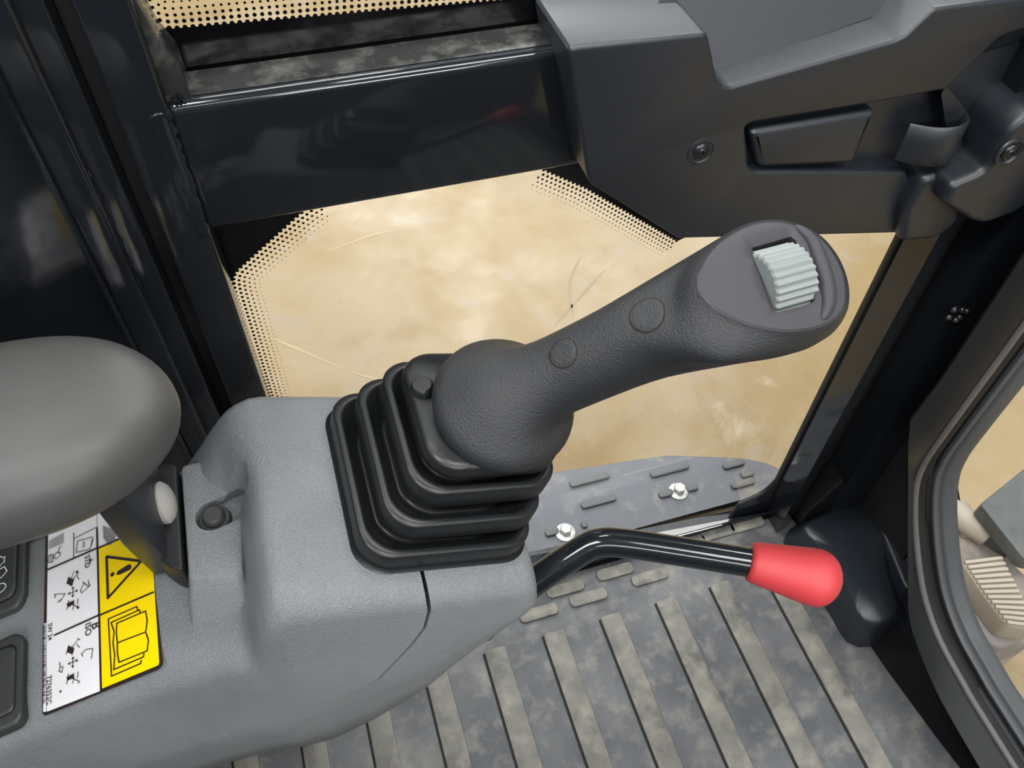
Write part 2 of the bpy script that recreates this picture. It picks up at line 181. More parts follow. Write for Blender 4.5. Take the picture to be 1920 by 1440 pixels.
def lathe(name, c, axis, prof, m, parent=None, N=32, sub=0, ang=40):
    """prof: (height along axis, radius)"""
    c = Vector(c); ax = Vector(axis).normalized(); ref = Vector((0, 0, 1)) if abs(ax.z) < .9 else Vector((1, 0, 0))
    return loft(name, [ring(c+ax*h, ax, ref, max(r, 1e-5), N=N) for h, r in prof], m, parent, sub=sub, ang=ang)
def tube(name, pts, r, m, parent=None, N=16, ref=(0, 0, 1), radii=None):
    pts = [Vector(p) for p in pts]; rings = []
    for i, p in enumerate(pts):
        t = (pts[min(i+1, len(pts)-1)]-pts[max(i-1, 0)]).normalized()
        rings.append(ring(p, t, ref, radii[i] if radii else r, N=N))
    return loft(name, rings, m, parent)
def smooth_path(pts, n=6):
    pts = [Vector(p) for p in pts]; out = []
    for i in range(len(pts)-1):
        p0, p1, p2, p3 = pts[max(i-1, 0)], pts[i], pts[i+1], pts[min(i+2, len(pts)-1)]
        for k in range(n):
            t = k/n; out.append(.5*((2*p1)+(p2-p0)*t+(2*p0-5*p1+4*p2-p3)*t*t+(3*p1-p0-3*p2+p3)*t**3))
    return out+[pts[-1]]
def area2(p): return sum(p[i][0]*p[(i+1) % len(p)][1]-p[(i+1) % len(p)][0]*p[i][1] for i in range(len(p)))/2
def rpoly(pts, r, n=4):
    """polygon with rounded corners; r one radius or one per corner"""
    out = []; L = len(pts)
    for i in range(L):
        p = Vector(pts[i][:2]); a = Vector(pts[i-1][:2])-p; b = Vector(pts[(i+1) % L][:2])-p
        rr = r[i] if isinstance(r, (list, tuple)) else r
        d = min(rr, a.length*.45, b.length*.45); a = p+a.normalized()*d; b = p+b.normalized()*d
        for k in range(n+1):
            t = k/n; out.append(tuple(a*(1-t)**2+p*(2*t*(1-t))+b*t*t))
    return out
def slab(name, loops, plane, c0, c1, bevel, m, parent=None, res=2, ang=35):
    """flat shape (first loop outline, others holes) given thickness from c0 to c1 along the plane's axis, with rounded edges"""
    cu = bpy.data.curves.new('t', 'CURVE'); cu.dimensions = '2D'; cu.fill_mode = 'BOTH'
    th = abs(c1-c0)/2; mid = (c0+c1)/2; cu.extrude = max(th-bevel, 0); cu.bevel_depth = bevel; cu.bevel_resolution = res
    cu.offset = -bevel
    for k, l in enumerate(loops):
        l = [q[:2] for q in l]
        if (area2(l) > 0) != (k == 0): l = l[::-1]
        s = cu.splines.new('POLY'); s.points.add(len(l)-1); s.use_cyclic_u = True
        for q, p in zip(s.points, l): q.co = (p[0], p[1], 0, 1)
    o = bpy.data.objects.new('t', cu); COL.objects.link(o)
    dg = bpy.context.evaluated_depsgraph_get(); me = bpy.data.meshes.new_from_object(o.evaluated_get(dg))
    bpy.data.objects.remove(o); bpy.data.curves.remove(cu); me.name = name
    for v in me.vertices:
        a, b, c = v.co
        v.co = (a, mid-c, b) if plane == 'xz' else (a, b, mid+c) if plane == 'xy' else (mid+c, a, b)
    bm = bmesh.new(); bm.from_mesh(me); bmesh.ops.remove_doubles(bm, verts=bm.verts, dist=1e-6)
    bmesh.ops.recalc_face_normals(bm, faces=bm.faces); bm.to_mesh(me); bm.free()
    me.materials.clear()
    return link(name, me, m, parent, True, ang)
def box(name, lo, hi, bevel, m, parent=None):
    return slab(name, [[(lo[0], lo[1]), (hi[0], lo[1]), (hi[0], hi[1]), (lo[0], hi[1])]], 'xy', lo[2], hi[2], bevel, m, parent)
def rbox(name, lo, hi, bevel, m, parent=None, seg=3):
    bm = bmesh.new(); bmesh.ops.create_cube(bm, size=1)
    for v in bm.verts: v.co = [lo[i]+(v.co[i]+.5)*(hi[i]-lo[i]) for i in range(3)]
    if bevel: bmesh.ops.bevel(bm, geom=bm.edges[:], offset=bevel, segments=seg, affect='EDGES', profile=.5)
    bmesh.ops.recalc_face_normals(bm, faces=bm.faces)
    me = bpy.data.meshes.new(name); bm.to_mesh(me); bm.free(); return link(name, me, m, parent)
def strokes(name, polys, width, frame, h, m, parent=None):
    """flat inked lines on a sheet: frame maps (s,t,h) to a point"""
    v, f = [], []
    for pl in polys:
        for a, b in zip(pl[:-1], pl[1:]):
            a = Vector(a); b = Vector(b); d = b-a
            if d.length < 1e-9: continue
            d.normalize(); q = Vector((-d.y, d.x))*width/2; e = d*width*.35; i = len(v)
            v += [frame(*(a-e-q), h), frame(*(b+e-q), h), frame(*(b+e+q), h), frame(*(a-e+q), h)]; f.append((i, i+1, i+2, i+3))
    return mesh(name, v, f, m, parent, False)
def flat(name, polys, frame, h, m, parent=None):
    v, f = [], []
    for pl in polys:
        i = len(v); v += [frame(*p, h) for p in pl]; f.append(tuple(range(i, i+len(pl))))
    return mesh(name, v, f, m, parent, False)
def boolean(o, cutter, op):
    md = o.modifiers.new('b', 'BOOLEAN'); md.operation = op; md.object = cutter; md.solver = 'EXACT'
    dg = bpy.context.evaluated_depsgraph_get(); me = bpy.data.meshes.new_from_object(o.evaluated_get(dg)); o.modifiers.clear()
    return me

# ------------------------------------------------------------------ setting: warehouse floor
fl = mesh('floor', [(-14, -12, -.62), (14, -12, -.62), (14, 16, -.62), (-14, 16, -.62)], [(0, 1, 2, 3)], M_conc)
tag(fl, 'tan mottled concrete warehouse floor seen outside the cab', 'floor', kind='structure')
M_scr = mat('pale_scuff', srgb(160, 143, 112), .4)
M_scg = mat('grey_scuff', srgb(128, 114, 88), .4)
for i in (0, 1, 2, 3, 5):
    pts = smooth_path([(x, y, -.6195) for x, y in T['scuff%d' % i]], 8); q = []; n = len(pts)-1
    for k, p in enumerate(pts):
        t = (pts[min(k+1, n)]-pts[max(k-1, 0)]).normalized(); q.append((p, Vector((-t.y, t.x, 0))*((.0030)*math.sin(PI*(k+.3)/(n+.6))+random.uniform(0, .0014))))
    mesh('scuff_mark', [p+d for p, d in q]+[p-d for p, d in q], [(k, k+1, k+2+n, k+1+n) for k in range(n)], M_scg if i in (2, 3) else M_scr, fl, False)

# cab floor pan under the mat
cf = slab('cab_floor', [[(-.9, -.75), (.66, -.75), (.66, .44), (-.9, .44)]], 'xy', -.045, -.006, .003, M_pan)
tag(cf, 'black steel cab floor pan under the rubber mat', 'floor', kind='structure')

# ------------------------------------------------------------------ door: frame, rail, panes, latch housing
door = empty('door_1', (.22, .44, 0), 'gloss black cab door with crossbar, two glass panes and latch housing', 'door', kind='structure')
rbox('door_post', (-.082, .43, -.01), (-.055, .462, 1.02), .003, M_paint, door)
rbox('crossbar', (-.057, .43, .607), (.225, .4625, .694), .006, M_paint, door)
# dust-smeared upper face of the bar
v = []; nx = 40
for i in range(nx+1):
    x = -.05+.23*i/nx
    v += [(x, .4365, .6944), (x, .4615, .6944)]
mesh('crossbar_top', v, [(2*i, 2*i+2, 2*i+3, 2*i+1) for i in range(nx)], M_paintdust, door)
slab('gusset', [[(-.0555, .690), (-.0425, .690), (-.0435, .712), (-.0495, .726), (-.0555, .760)]], 'xz', .436, .4625, .001, M_paintdust, door)
def bead(name, x0, z0, x1, z1, y, r, n=26):
    pts = []; rad = []
    for i in range(n+1):
        t = i/n; pts.append((x0+(x1-x0)*t+random.uniform(-.0006, .0006), y, z0+(z1-z0)*t)); rad.append(r*(1+.28*math.sin(i*2.1)+random.uniform(-.15, .15)))
    rad[0] = rad[-1] = r*.4
    return tube(name, pts, r, M_paint, door, N=10, ref=(0, 1, 0), radii=rad)
bead('weld_bead', -.0558, .692, -.0565, .606, .4306, .0019)
bead('weld_bead', -.052, .6935, -.0465, .6965, .4335, .0022, 8)
pad = rpoly([(-.0665, .690), (-.057, .692), (-.056, .606), (-.0615, .604), (-.0665, .640)], .004)
slab('weld_pad', [pad], 'xz', .4288, .4312, .0008, M_paint, door)
# front post of the door opening and its gasket
slab('front_post', [[(.4995, .395), (.519, .400), (.5225, .408), (.5225, .433), (.4995, .433)]], 'xy', -.03, 1.02, .002, M_paint, door)
rbox('gasket', (.4962, .428, -.02), (.4998, .4345, 1.0), .001, M_rubber, door)
e = T['rail_top_edge']
bl0, bl1 = e[0][2]-(e[1][2]-e[0][2])/(e[1][0]-e[0][0])*(e[0][0]+.09), e[1][2]
mesh('bottom_rail', [(-.09, .463, bl0), (.5, .463, bl1), (.5, .421, .012), (-.09, .421, .034), (-.09, .463, -.05), (.5, .463, -.05), (.5, .421, -.05), (-.09, .421, -.05)],
     [(0, 1, 2, 3), (3, 2, 6, 7), (0, 4, 5, 1), (4, 7, 6, 5), (0, 3, 7, 4), (1, 5, 6, 2)], M_paint, door, False)
tube('sill_edge', [(-.09, .4205, .033), (.5, .4205, .0125)], .0014, M_paint, door, N=8)
tube('sill_highlight', [(.335, .4196, .0190), (.43, .4196, .0154)], .0008, M_steel, door, N=8)  # lighter steel strip stands in for the highlight along the scuffed edge
cg = smooth_path([(x, .432, z) for x, z in T['corner']], 5)
tube('corner_gasket', cg, .0026, M_rubber, door, N=8, ref=(0, 1, 0))
slab('corner_gusset', [[tuple((p.x, p.z)) for p in cg]+[(.44, -.05), (.53, -.05), (.53, .16)]], 'xz', .429, .4345, .0008, M_paint, door)
for (x, y, z) in [(.512, .412, .035), (.488, .436, .016)]:
    v = []
    lathe('weld_blob', (x, y, z), (0, -.7, .7), [(-.002, .006), (.0005, .0055), (.0022, .003), (.003, .0004)], M_paintdust, door, N=9)

# panes with ceramic frit border and dots
def frit(parent, line, side, solid, y, rows=6, pitch=.0041, r0=.0014):
    """line: open polyline of the frit edge; side: +1 dots to the left of its direction"""
    pts = [Vector(p) for p in line]; v, f = [], []
    for k in range(rows):
        off = (.0002+k*pitch*.86)*side; r = r0*(1-.145*k)
        pl = []
        for i, p in enumerate(pts):
            a = (pts[i]-pts[i-1]).normalized() if i else (pts[1]-pts[0]).normalized()
            b = (pts[i+1]-pts[i]).normalized() if i < len(pts)-1 else a
            na = Vector((-a.y, a.x)); nb = Vector((-b.y, b.x)); n = (na+nb).normalized(); n = n/max(n.dot(na), .5)
            pl.append(p+n*off)
        L = 0; nxt = (k % 2)*pitch/2
        for a, b in zip(pl[:-1], pl[1:]):
            d = (b-a).length
            while nxt <= L+d:
                c = a+(b-a)*((nxt-L)/d); i = len(v)
                for q in range(8):
                    v.append((c.x+r*math.cos(q*PI/4), y, c.y+r*math.sin(q*PI/4)))
                f.append(tuple(range(i, i+8))); nxt += pitch
            L += d
    o = mesh('frit_dots', v, f, M_frit, parent, False); o['kind'] = 'stuff'
    return o
lp = slab('lower_pane', [[(-.06, -.06), (.548, -.06), (.548, .64), (-.06, .64)]], 'xz', .4645, .4685, .0003, M_glass, door)
line = rpoly(T['frit_low'], .008, 3)[2:-2]; line[-1] = (line[-1][0], .02)
flat('frit_border', [[(p[0], p[1]) for p in line]+[(-.058, .02), (-.058, .63), (line[0][0]+.03, .63)]], lambda s, t, h: (s, .4640+h, t), 0, M_frit, lp)
frit(lp, line, 1, None, .4639)
l2 = T['frit_low_right']
flat('frit_border', [[l2[0], l2[1], l2[2], (.40, .52), (.40, .63), (l2[0][0], .63)]], lambda s, t, h: (s, .4640+h, t), 0, M_frit, lp)
frit(lp, l2, -1, None, .4639)
up = slab('upper_pane', [[(-.06, .68), (.5015, .68), (.5015, 1.0), (-.06, 1.0)]], 'xz', .4645, .4685, .0003, M_glass, door)
l3 = rpoly(T['frit_up'], .003, 3)[2:-2]
flat('frit_border', [[tuple(p[:2]) for p in l3]+[(.35, l3[-1][1]), (.35, .684), (-.058, .684), (-.058, l3[0][1])]], lambda s, t, h: (s, .4640+h, t), 0, M_frit, up)
frit(up, l3, 1, None, .4639)

# latch housing
lh = bpy.data.objects.new('latch_housing', None); COL.objects.link(lh); lh.location = Vector((.30, .40, .62))-door.location; lh.parent = door
tag(lh, 'satin black moulded housing with grab recess and latch lever')
cov = T['cover']; hole = rpoly(T['cover_hole'], .004, 3)
slab('housing_shell', [rpoly(cov, [.006, .004]+[.002]*(len(cov)-2), 3), hole], 'xz', .400, .461, .0028, M_plastic, lh)
slab('pocket_floor', [[(.275, .575), (.50, .575), (.50, .66), (.44, .653), (.385, .648), (.275, .648)]], 'xz', .4125, .43, .0005, M_plastic, lh)
slab('raised_panel', [rpoly(T['pad'], .003, 3)], 'xz', .4003, .414, .0045, M_plastic, lh)
# sloping back wall of the grab recess in the upper edge
v = [(.236, .4170, .6665), (.330, .4245, .6785), (.402, .4308, .6885), (.440, .4340, .6935), (.233, .4425, .712), (.330, .4490, .7165), (.404, .4530, .7185), (.44, .4540, .7185)]
v += [(x+.002, y+.004, z-.002) for x, y, z in v]
mesh('grab_recess', v, [(0, 1, 5, 4), (1, 2, 6, 5), (2, 3, 7, 6), (8, 12, 13, 9), (9, 13, 14, 10), (10, 14, 15, 11)], M_plastic, lh, True, 20)
# scooped area and boss at the front end
v = []
sc_o = [(.436, .645), (.4625, .676), (.474, .681), (.53, .690)]; sc_i = [(.452, .636), (.470, .655), (.480, .660), (.53, .664)]; sc_d = [(.478, .612), (.490, .612), (.505, .612), (.54, .600)]
for (row, y) in ((sc_o, .4005), (sc_i, .414), (sc_d, .418)): v += [(p[0], y, p[1]) for p in row]
mesh('scoop', v, [(i+4*r, i+1+4*r, i+5+4*r, i+4+4*r) for r in (0, 1) for i in range(3)], M_plastic, lh, True, 50)
nose = rpoly(T['nose'], .006, 3)
slab('front_boss', [nose], 'xz', .372, .43, .006, M_plastic, lh, res=3)
slab('lower_boss', [rpoly([(.447, .575), (.470, .575), (.494, .556), (.505, .52), (.49, .505), (.455, .51), (.443, .545)], .006, 3)], 'xz', .388, .43, .006, M_plastic, lh, res=3)
# latch lever: bent tab curling out of the pocket
prof = [(.394, .4145), (.412, .4105), (.424, .402), (.436, .393), (.450, .3885), (.462, .391), (.4675, .398), (.468, .405)]
pp2 = smooth_path([(x, y, 0) for x, y in prof[2:]], 3); rings = []
for i, p in enumerate(pp2):
    t = (pp2[min(i+1, len(pp2)-1)]-pp2[max(i-1, 0)]).normalized(); n = Vector((-t.y, t.x, 0))*.0017
    k = i/(len(pp2)-1); z0 = .586-.004*k; z1 = .6165+.003*k; q = .0015
    rings.append([Vector((p.x+n.x, p.y+n.y, z0+q)), Vector((p.x+n.x, p.y+n.y, z1-q)), Vector((p.x, p.y, z1)), Vector((p.x-n.x, p.y-n.y, z1-q)), Vector((p.x-n.x, p.y-n.y, z0+q)), Vector((p.x, p.y, z0))])
loft('latch_lever', rings, M_plastic, lh, ang=50)
def screw(c, r, ax):
    c = Vector(c); ax = Vector(ax).normalized()
    s = lathe('screw', c, ax, [(-.004, r), (.0, r), (.0009, r*.92), (.0018, r*.7), (.0018, r*.62), (.0012, r*.58), (.0019, r*.5), (.0024, r*.3), (.0024, r*.26), (.0008, r*.22), (.0006, .0001)], M_chrome, lh, N=24)
    lathe('screw_seat', c, ax, [(-.001, r*1.7), (.0004, r*1.62), (.0008, r*1.35), (-.0006, r*1.12), (-.003, r*1.1)], M_plastic, lh, N=28)
screw(T['screws'][0], .0062, (0, -1, 0)); screw((T['screws'][1][0], .3712, T['screws'][1][2]), .0068, (0, -1, 0))

# ------------------------------------------------------------------ unseen rest of the cab, added for shade and darker reflections
ceil = slab('ceiling', [[(-.85, -.62), (.66, -.62), (.66, .50), (-.85, .50)], rpoly([(-.55, -.50), (.56, -.50), (.56, .40), (-.55, .40)], .05)], 'xy', 1.30, 1.34, .004, M_plastic)  # unseen roof; its skylight opening is widened to let in top light
tag(ceil, 'black unseen cab roof lining, wide opening added for top light', 'ceiling', kind='structure')
wr = slab('wall_right', [[(-.85, -.04), (.66, -.04), (.66, .78), (-.85, .78)]], 'xz', -.64, -.60, .004, M_plastic)  # unseen wall, raised to block light coming off the warehouse floor
tag(wr, 'black unseen side wall of the cab, raised to block floor light', 'wall', kind='structure')
wb = slab('wall_back', [[(-.62, -.04), (.50, -.04), (.50, .60), (-.62, .60)]], 'yz', -.88, -.84, .004, M_plastic)
tag(wb, 'black lower rear wall of the cab behind the seat', 'wall', kind='structure')
seat = empty('operator_seat', (-.42, -.2, 0), 'black fabric operator seat beside the console', 'seat')
rbox('cushion', (-.70, -.44, .27), (-.20, .06, .40), .05, M_rubber, seat, 4)
rbox('pedestal', (-.62, -.36, 0), (-.30, 0, .28), .02, M_plastic, seat)
rbox('backrest', (-.83, -.42, .36), (-.69, .04, .95), .05, M_rubber, seat, 4)

# ------------------------------------------------------------------ pillars and panels of the cab shell
rp = empty('trim_1', (-.11, .44, 0), 'gloss black rear cab pillar left of the door post', 'pillar', kind='structure')
rbox('pillar_face', (-.1275, .434, -.04), (-.1075, .50, 1.05), .004, M_paint, rp)
rbox('pillar_flange', (-.1095, .438, -.04), (-.094, .50, 1.05), .002, M_paint, rp)
rbox('pillar_return', (-.094, .455, -.04), (-.083, .50, 1.05), .001, M_dark, rp)
bz = tube('weld_seam', [(-.109+.001*math.sin(i*1.7), .4375, .66-.10*i/22) for i in range(23)], .0016, M_paint, rp, N=8, ref=(0, 1, 0))
tube('edge_bead', [(-.1282, .4345, -.04), (-.1282, .4345, 1.05)], .0022, M_paint, rp, N=8, ref=(0, 1, 0))
wl = slab('wall_left', [[(-.9, -.04), (-.127, -.04), (-.127, 1.05), (-.9, 1.05)]], 'xz', .455, .475, .002, M_paint)
tag(wl, 'glossy black rear side panel behind the armrest', 'wall', kind='structure')

fp = empty('trim_2', (.57, .40, 0), 'gloss black front cab pillar beside the door opening', 'pillar', kind='structure')
slab('pillar_face', [[(.5500, .381), (.590, .376), (.66, .376), (.66, .445), (.5500, .445)]], 'xy', -.05, 1.05, .003, M_paint, fp)
slab('pillar_rebate', [[(.524, .420), (.552, .420), (.552, .434), (.524, .434)]], 'xy', -.05, 1.05, .001, M_dark, fp)
slab('pillar_panel', [[(.285, -.05), (.44, -.05), (.44, .60), (.345, .60), (.345, .25), (.338, .215), (.322, .176), (.300, .142)]], 'yz', .592, .600, .001, M_dark, fp)
slab('pillar_foot', [[(.5235, .02), (.56, .02), (.58, .07), (.575, .13), (.56, .14), (.5235, .05)]], 'xz', .388, .42, .002, M_pan, fp)
bead2 = [(.556+.012*math.sin(i*2.3)*random.random(), .379, .40+.03*i/9) for i in range(10)]
for q in bead2[:6]:
    lathe('weld_blob', q, (0, -1, 0), [(-.001, .0032), (.0012, .0027), (.0024, .0015), (.0028, .0002)], M_paintdust, fp, N=8)

# front window: moulded surround swept along a rounded opening, seal, pane
win = empty('window_1', (.6, .1, .2), 'front lower window with thick black rubber surround', 'window', kind='structure')
path = smooth_path([(.331, 1.0, 0), (.331, .62, 0), (.331, .40, 0), (.331, .26, 0), (.329, .215, 0), (.321, .185, 0), (.299, .150, 0), (.266, .112, 0), (.234, .084, 0), (.195, .066, 0), (.15, .059, 0), (.107, .056, 0), (-.1, .054, 0), (-.75, .052, 0)], 4)
def sweep(name, prof, m, cyc=False):
    rings = []
    for o, x in prof:
        r = []
        for i, p in enumerate(path):
            t = (path[min(i+1, len(path)-1)]-path[max(i-1, 0)]).normalized(); n = Vector((-t.y, t.x))  # outward
            n = -n if n.x < 0 and p.y > .3 else n
            q = Vector((p.x, p.y))+Vector((abs(t.y), -abs(t.x)))*o
            r.append(Vector((x, q.x, q.y)))
        rings.append(r)
    n = len(path); v = [p for r in rings for p in r]
    f = [(i*n+k, i*n+k+1, (i+1)*n+k+1, (i+1)*n+k) for i in range(len(rings)-1) for k in range(n-1)]
    return mesh(name, v, f, m, win, True, 50)
bpts = [Vector(q) for q in T['surround']]; bpts[-1].y = .049
bpts = [Vector((bpts[1].x+.004, 1.0)), Vector((bpts[1].x+.002, .6))]+bpts[1:]+[Vector((-.05, .047)), Vector((-.75, .044))]
bpts = [Vector(q) for q in rpoly([tuple(b) for b in bpts], [0, 0, .01, .012, .03, .02, .03, .05, .05, 0], 4)]
def nearest(p):            # border point reached from the opening by the shortest way
    best = None
    for a, b in zip(bpts[:-1], bpts[1:]):
        d = b-a; t = max(0, min(1, (p-a).dot(d)/max(d.dot(d), 1e-12))); q = a+d*t
        if best is None or (q-p).length < best[0]: best = ((q-p).length, q)
    return best[1]
inner = []
for i, p in enumerate(path):
    t = (path[min(i+1, len(path)-1)]-path[max(i-1, 0)]).normalized(); inner.append(Vector((p.x+abs(t.y)*.0055, p.y-abs(t.x)*.0055)))
outer = [nearest(q) for q in inner]; rings = []; outn = []
for i, p in enumerate(path):
    t = (path[min(i+1, len(path)-1)]-path[max(i-1, 0)]).normalized(); outn.append(Vector((abs(t.y), -abs(t.x))))
for k, (s_, o_, x_) in enumerate([(1, .036, .62), (1, .030, .590), (.12, .010, .560), (0, .0045, .5465), (0, .0012, .5436), (0, 0, .543), (.06, 0, .5435), (.93, 0, .5685), (1, 0, .5735), (1, .0012, .578)]):
    r = []
    for a, b, d in zip(outer, inner, outn):
        q = a.lerp(b, s_)+d*o_; r.append(Vector((x_, q.x, q.y)))
    rings.append(r)
n = len(path)
mesh('surround', [p for r in rings for p in r], [(i*n+k, i*n+k+1, (i+1)*n+k+1, (i+1)*n+k) for i in range(len(rings)-1) for k in range(n-1)], M_surround, win, True, 40)
sweep('surround_lip', [(.0055, .5740), (.0036, .5742), (.0022, .5760), (.0018, .5790), (.0024, .5800)], M_lip)
sweep('seal_groove', [(.0022, .5795), (.0012, .584), (.0022, .5885), (.0042, .5895), (.0085, .591), (.0085, .597), (.003, .599)], M_dark)
sweep('seal', [(.0060, .5985), (.0012, .5982), (.0000, .600), (.0000, .604), (.0022, .6062), (.0022, .6075), (-.0006, .6085), (-.0016, .611), (-.0034, .617), (-.0042, .622), (-.0030, .626)], M_seal)
slab('pane', [[(-.75, .0), (.345, .0), (.345, 1.0), (-.75, 1.0)]], 'yz', .624, .628, .0003, M_glass, win)
bs = slab('baseboard_front', [[(-.75, -.05), (.30, -.05), (.288, .05), (.25, .066), (.20, .05), (-.75, .035)]], 'yz', .585, .60, .002, M_plastic)
tag(bs, 'black moulded kick panel under the front window', 'panel', kind='structure')

# ------------------------------------------------------------------ floor mat
fm = empty('floor_mat', (.2, .1, 0), 'dusty black ribbed rubber mat on the cab floor', 'floor mat')
mr = [(-.6, -.7), (.575, -.7), (.555, .07), (.547, .12), (.537, .20), (.533, .25), (.545, .34), (.53, .41), (.50, .4185), (-.6, .4185)]
slab('mat_base', [mr], 'xy', -.006, 0, .0015, M_mat, fm)
rb0 = None
for k in range(-5, 5):
    x = .1668+.0722*k; y1 = .353 if k < 4 else .34
    if k == 5: y1 = .20
    q = rpoly([(x, -.6), (x+.0255, -.6), (x+.0255, y1), (x, y1)], .004, 3)
    slab('rib', [q], 'xy', -.0005, .0032, .0010, M_rib, fm, res=1)
    slab('rib_strip', [[(x-.0026, -.6), (x+.0004, -.6), (x+.0004, y1-.002), (x-.0026, y1-.002)]], 'xy', -.0005, .0004, .0001, M_dark, fm, res=0)  # flat dark strip along one side of each rib
for (x, y) in T['lugs']:
    slab('lug', [rpoly([(x-.024, y-.0075), (x+.024, y-.0075), (x+.024, y+.0075), (x-.024, y+.0075)], .007, 4)], 'xy', -.0005, .0035, .0012, M_rib, fm, res=1)
for i, (x, y) in enumerate([(.312+.0, .2785), (.40, .33), (.47, .25), (.50, .15), (.43, .12)]):
    pass

# corner moulding at the front of the mat
cm = empty('corner_cover', (.57, .3, 0), 'black moulded corner cover on the mat behind the red knob', 'cover')
fb = T['foot_base']; ft = T['foot_top']
def loop3(pl, z, n=40):
    pl = rpoly(pl, .012, 4); out = []; L = [0]
    P = [Vector(p) for p in pl]
    for i in range(len(P)): L.append(L[-1]+(P[(i+1) % len(P)]-P[i]).length)
    for k in range(n):
        s = L[-1]*k/n; i = max(j for j in range(len(P)) if L[j] <= s); t = (s-L[i])/max(L[i+1]-L[i], 1e-9)
        q = P[i].lerp(P[(i+1) % len(P)], t); out.append(Vector((q.x, q.y, z)))
    return out
B = loop3(fb, -.001); Tp = loop3(ft, .052)
off = min(range(40), key=lambda o: sum((B[k]-Tp[(k+o) % 40]).length for k in range(40))); Tp = [Tp[(k+off) % 40] for k in range(40)]
cen = sum(Tp, Vector())/40
rings = [B, [b.lerp(t, .12)+Vector((0, 0, .012)) for b, t in zip(B, Tp)], [b.lerp(t, .8) for b, t in zip(B, Tp)], [b.lerp(t, .97) for b, t in zip(B, Tp)], [t.lerp(cen, .05)+Vector((0, 0, .003)) for t in Tp], [t.lerp(cen, .45)+Vector((0, 0, .004)) for t in Tp], [t.lerp(cen, .9)+Vector((0, 0, .004)) for t in Tp]]
loft('cover_body', rings, M_plastic, cm, ang=60)
slab('cover_ledge', [rpoly([(.575, .26), (.63, .25), (.64, .375), (.60, .375)], .008, 3)], 'xy', .0, .064, .004, M_plastic, cm)
hs = empty('hose_loop', (.62, .335, .07), 'small black hose loop in the dark corner by the front pillar', 'hose')
tube('hose', smooth_path([(.600, .338, .058), (.602, .350, .085), (.615, .352, .100), (.630, .338, .095), (.634, .318, .07), (.630, .308, .058)], 6), .008, M_rubber, hs, N=12)

# ------------------------------------------------------------------ step plate outside the door
sp = empty('step_plate', (.35, .53, -.06), 'grey steel step plate with raised bars outside the door', 'step')
slab('plate', [rpoly([(-.2, .68)]+[(x, y) for x, y in T['plate'][:-1]]+[(.60, .48), (-.2, .48)], .01, 3)], 'xy', -.075, -.06, .002, M_plate, sp)
for i, (x, y) in enumerate(T['plate_lugs']):
    L = [.030, .030, .026, .010, .004, .011, .009, .017, .010, .018][i]; h = .0055
    slab('tread_bar', [rpoly([(x-L, y-h), (x+L, y-h), (x+L, y+h), (x-L, y+h)], .005, 3)], 'xy', -.061, -.055, .002, M_lug, sp, res=1)
for i, (x, y) in enumerate(T['plate_bolts']):
    b = empty('flange_bolt', (x, y, -.06), ['silver hex bolt on the step plate, near the joystick boot', 'silver hex bolt on the step plate, farther toward the front pillar'][i], 'bolt', 'bolts on the step plate')
    lathe('flange', (x, y, -.06), (0, 0, 1), [(0, .0138), (.0022, .0138), (.0036, .0105), (.004, .009)], M_steel, b, N=28)
    lathe('hex_head', (x, y, -.057), (0, 0, 1), [(0, .0090), (.0085, .0088), (.0100, .0072), (.0102, .001)], M_steel, b, N=6, ang=20)

# ------------------------------------------------------------------ things beyond the front window
tf = empty('track_frame', (.95, .36, -.32), 'dusty grey track frame end outside the front window', 'machine part')
slab('frame_block', [rpoly(T['block'], .01, 3)], 'xy', -.62, -.30, .008, M_block, tf)
slab('frame_bracket', [rpoly([(.955, .42), (.975, .475), (.99, .47), (.985, .41)], .006, 3)], 'xy', -.32, -.27, .004, M_block, tf)
pd = empty('ribbed_pedal', (.93, .32, -.26), 'pale ribbed rubber step pad on the track frame', 'pedal')
pdl = T['pedal']
slab('pedal_base', [rpoly(pdl, .008, 3)], 'xy', -.30, -.254, .004, M_pedal, pd)
P = [Vector(p) for p in pdl]
for i in range(13):
    t = (i+.5)/13
    def along(seq, t):
        L = [(seq[k+1]-seq[k]).length for k in range(len(seq)-1)]; s = t*sum(L)
        for k in range(len(L)):
            if s <= L[k] or k == len(L)-1: return seq[k].lerp(seq[k+1], s/L[k])
            s -= L[k]
    a = along([P[0], P[5], P[4]], t); b = along([P[1], P[2], P[3]], t)
    d = (b-a).normalized(); n = Vector((-d.y, d.x))*.0028
    slab('pedal_rib', [[a+n+d*.002, a-n+d*.002, b-n-d*.002, b+n-d*.002]], 'xy', -.256, -.249, .001, M_pedal, pd, res=0)
bl = slab('blade_plate', [rpoly(T['blade'], .006, 3)], 'xy', -.25, -.22, .002, M_blade)
box('plate_support', (1.09, .40, -.62), (1.14, .46, -.245), .004, M_blade, bl)
tag(bl, 'dark grey steel plate above the track frame outside the front window', 'plate')
rl = empty('pipe_stub', (.97, .43, -.27), 'pale pipe stub beside the track frame outside the front window', 'pipe')
lathe('pipe', (.945, .47, -.27), (.5, -.75, -.1), [(0, .022), (.075, .022), (.077, .019), (.06, .017)], M_pedal, rl, N=24)

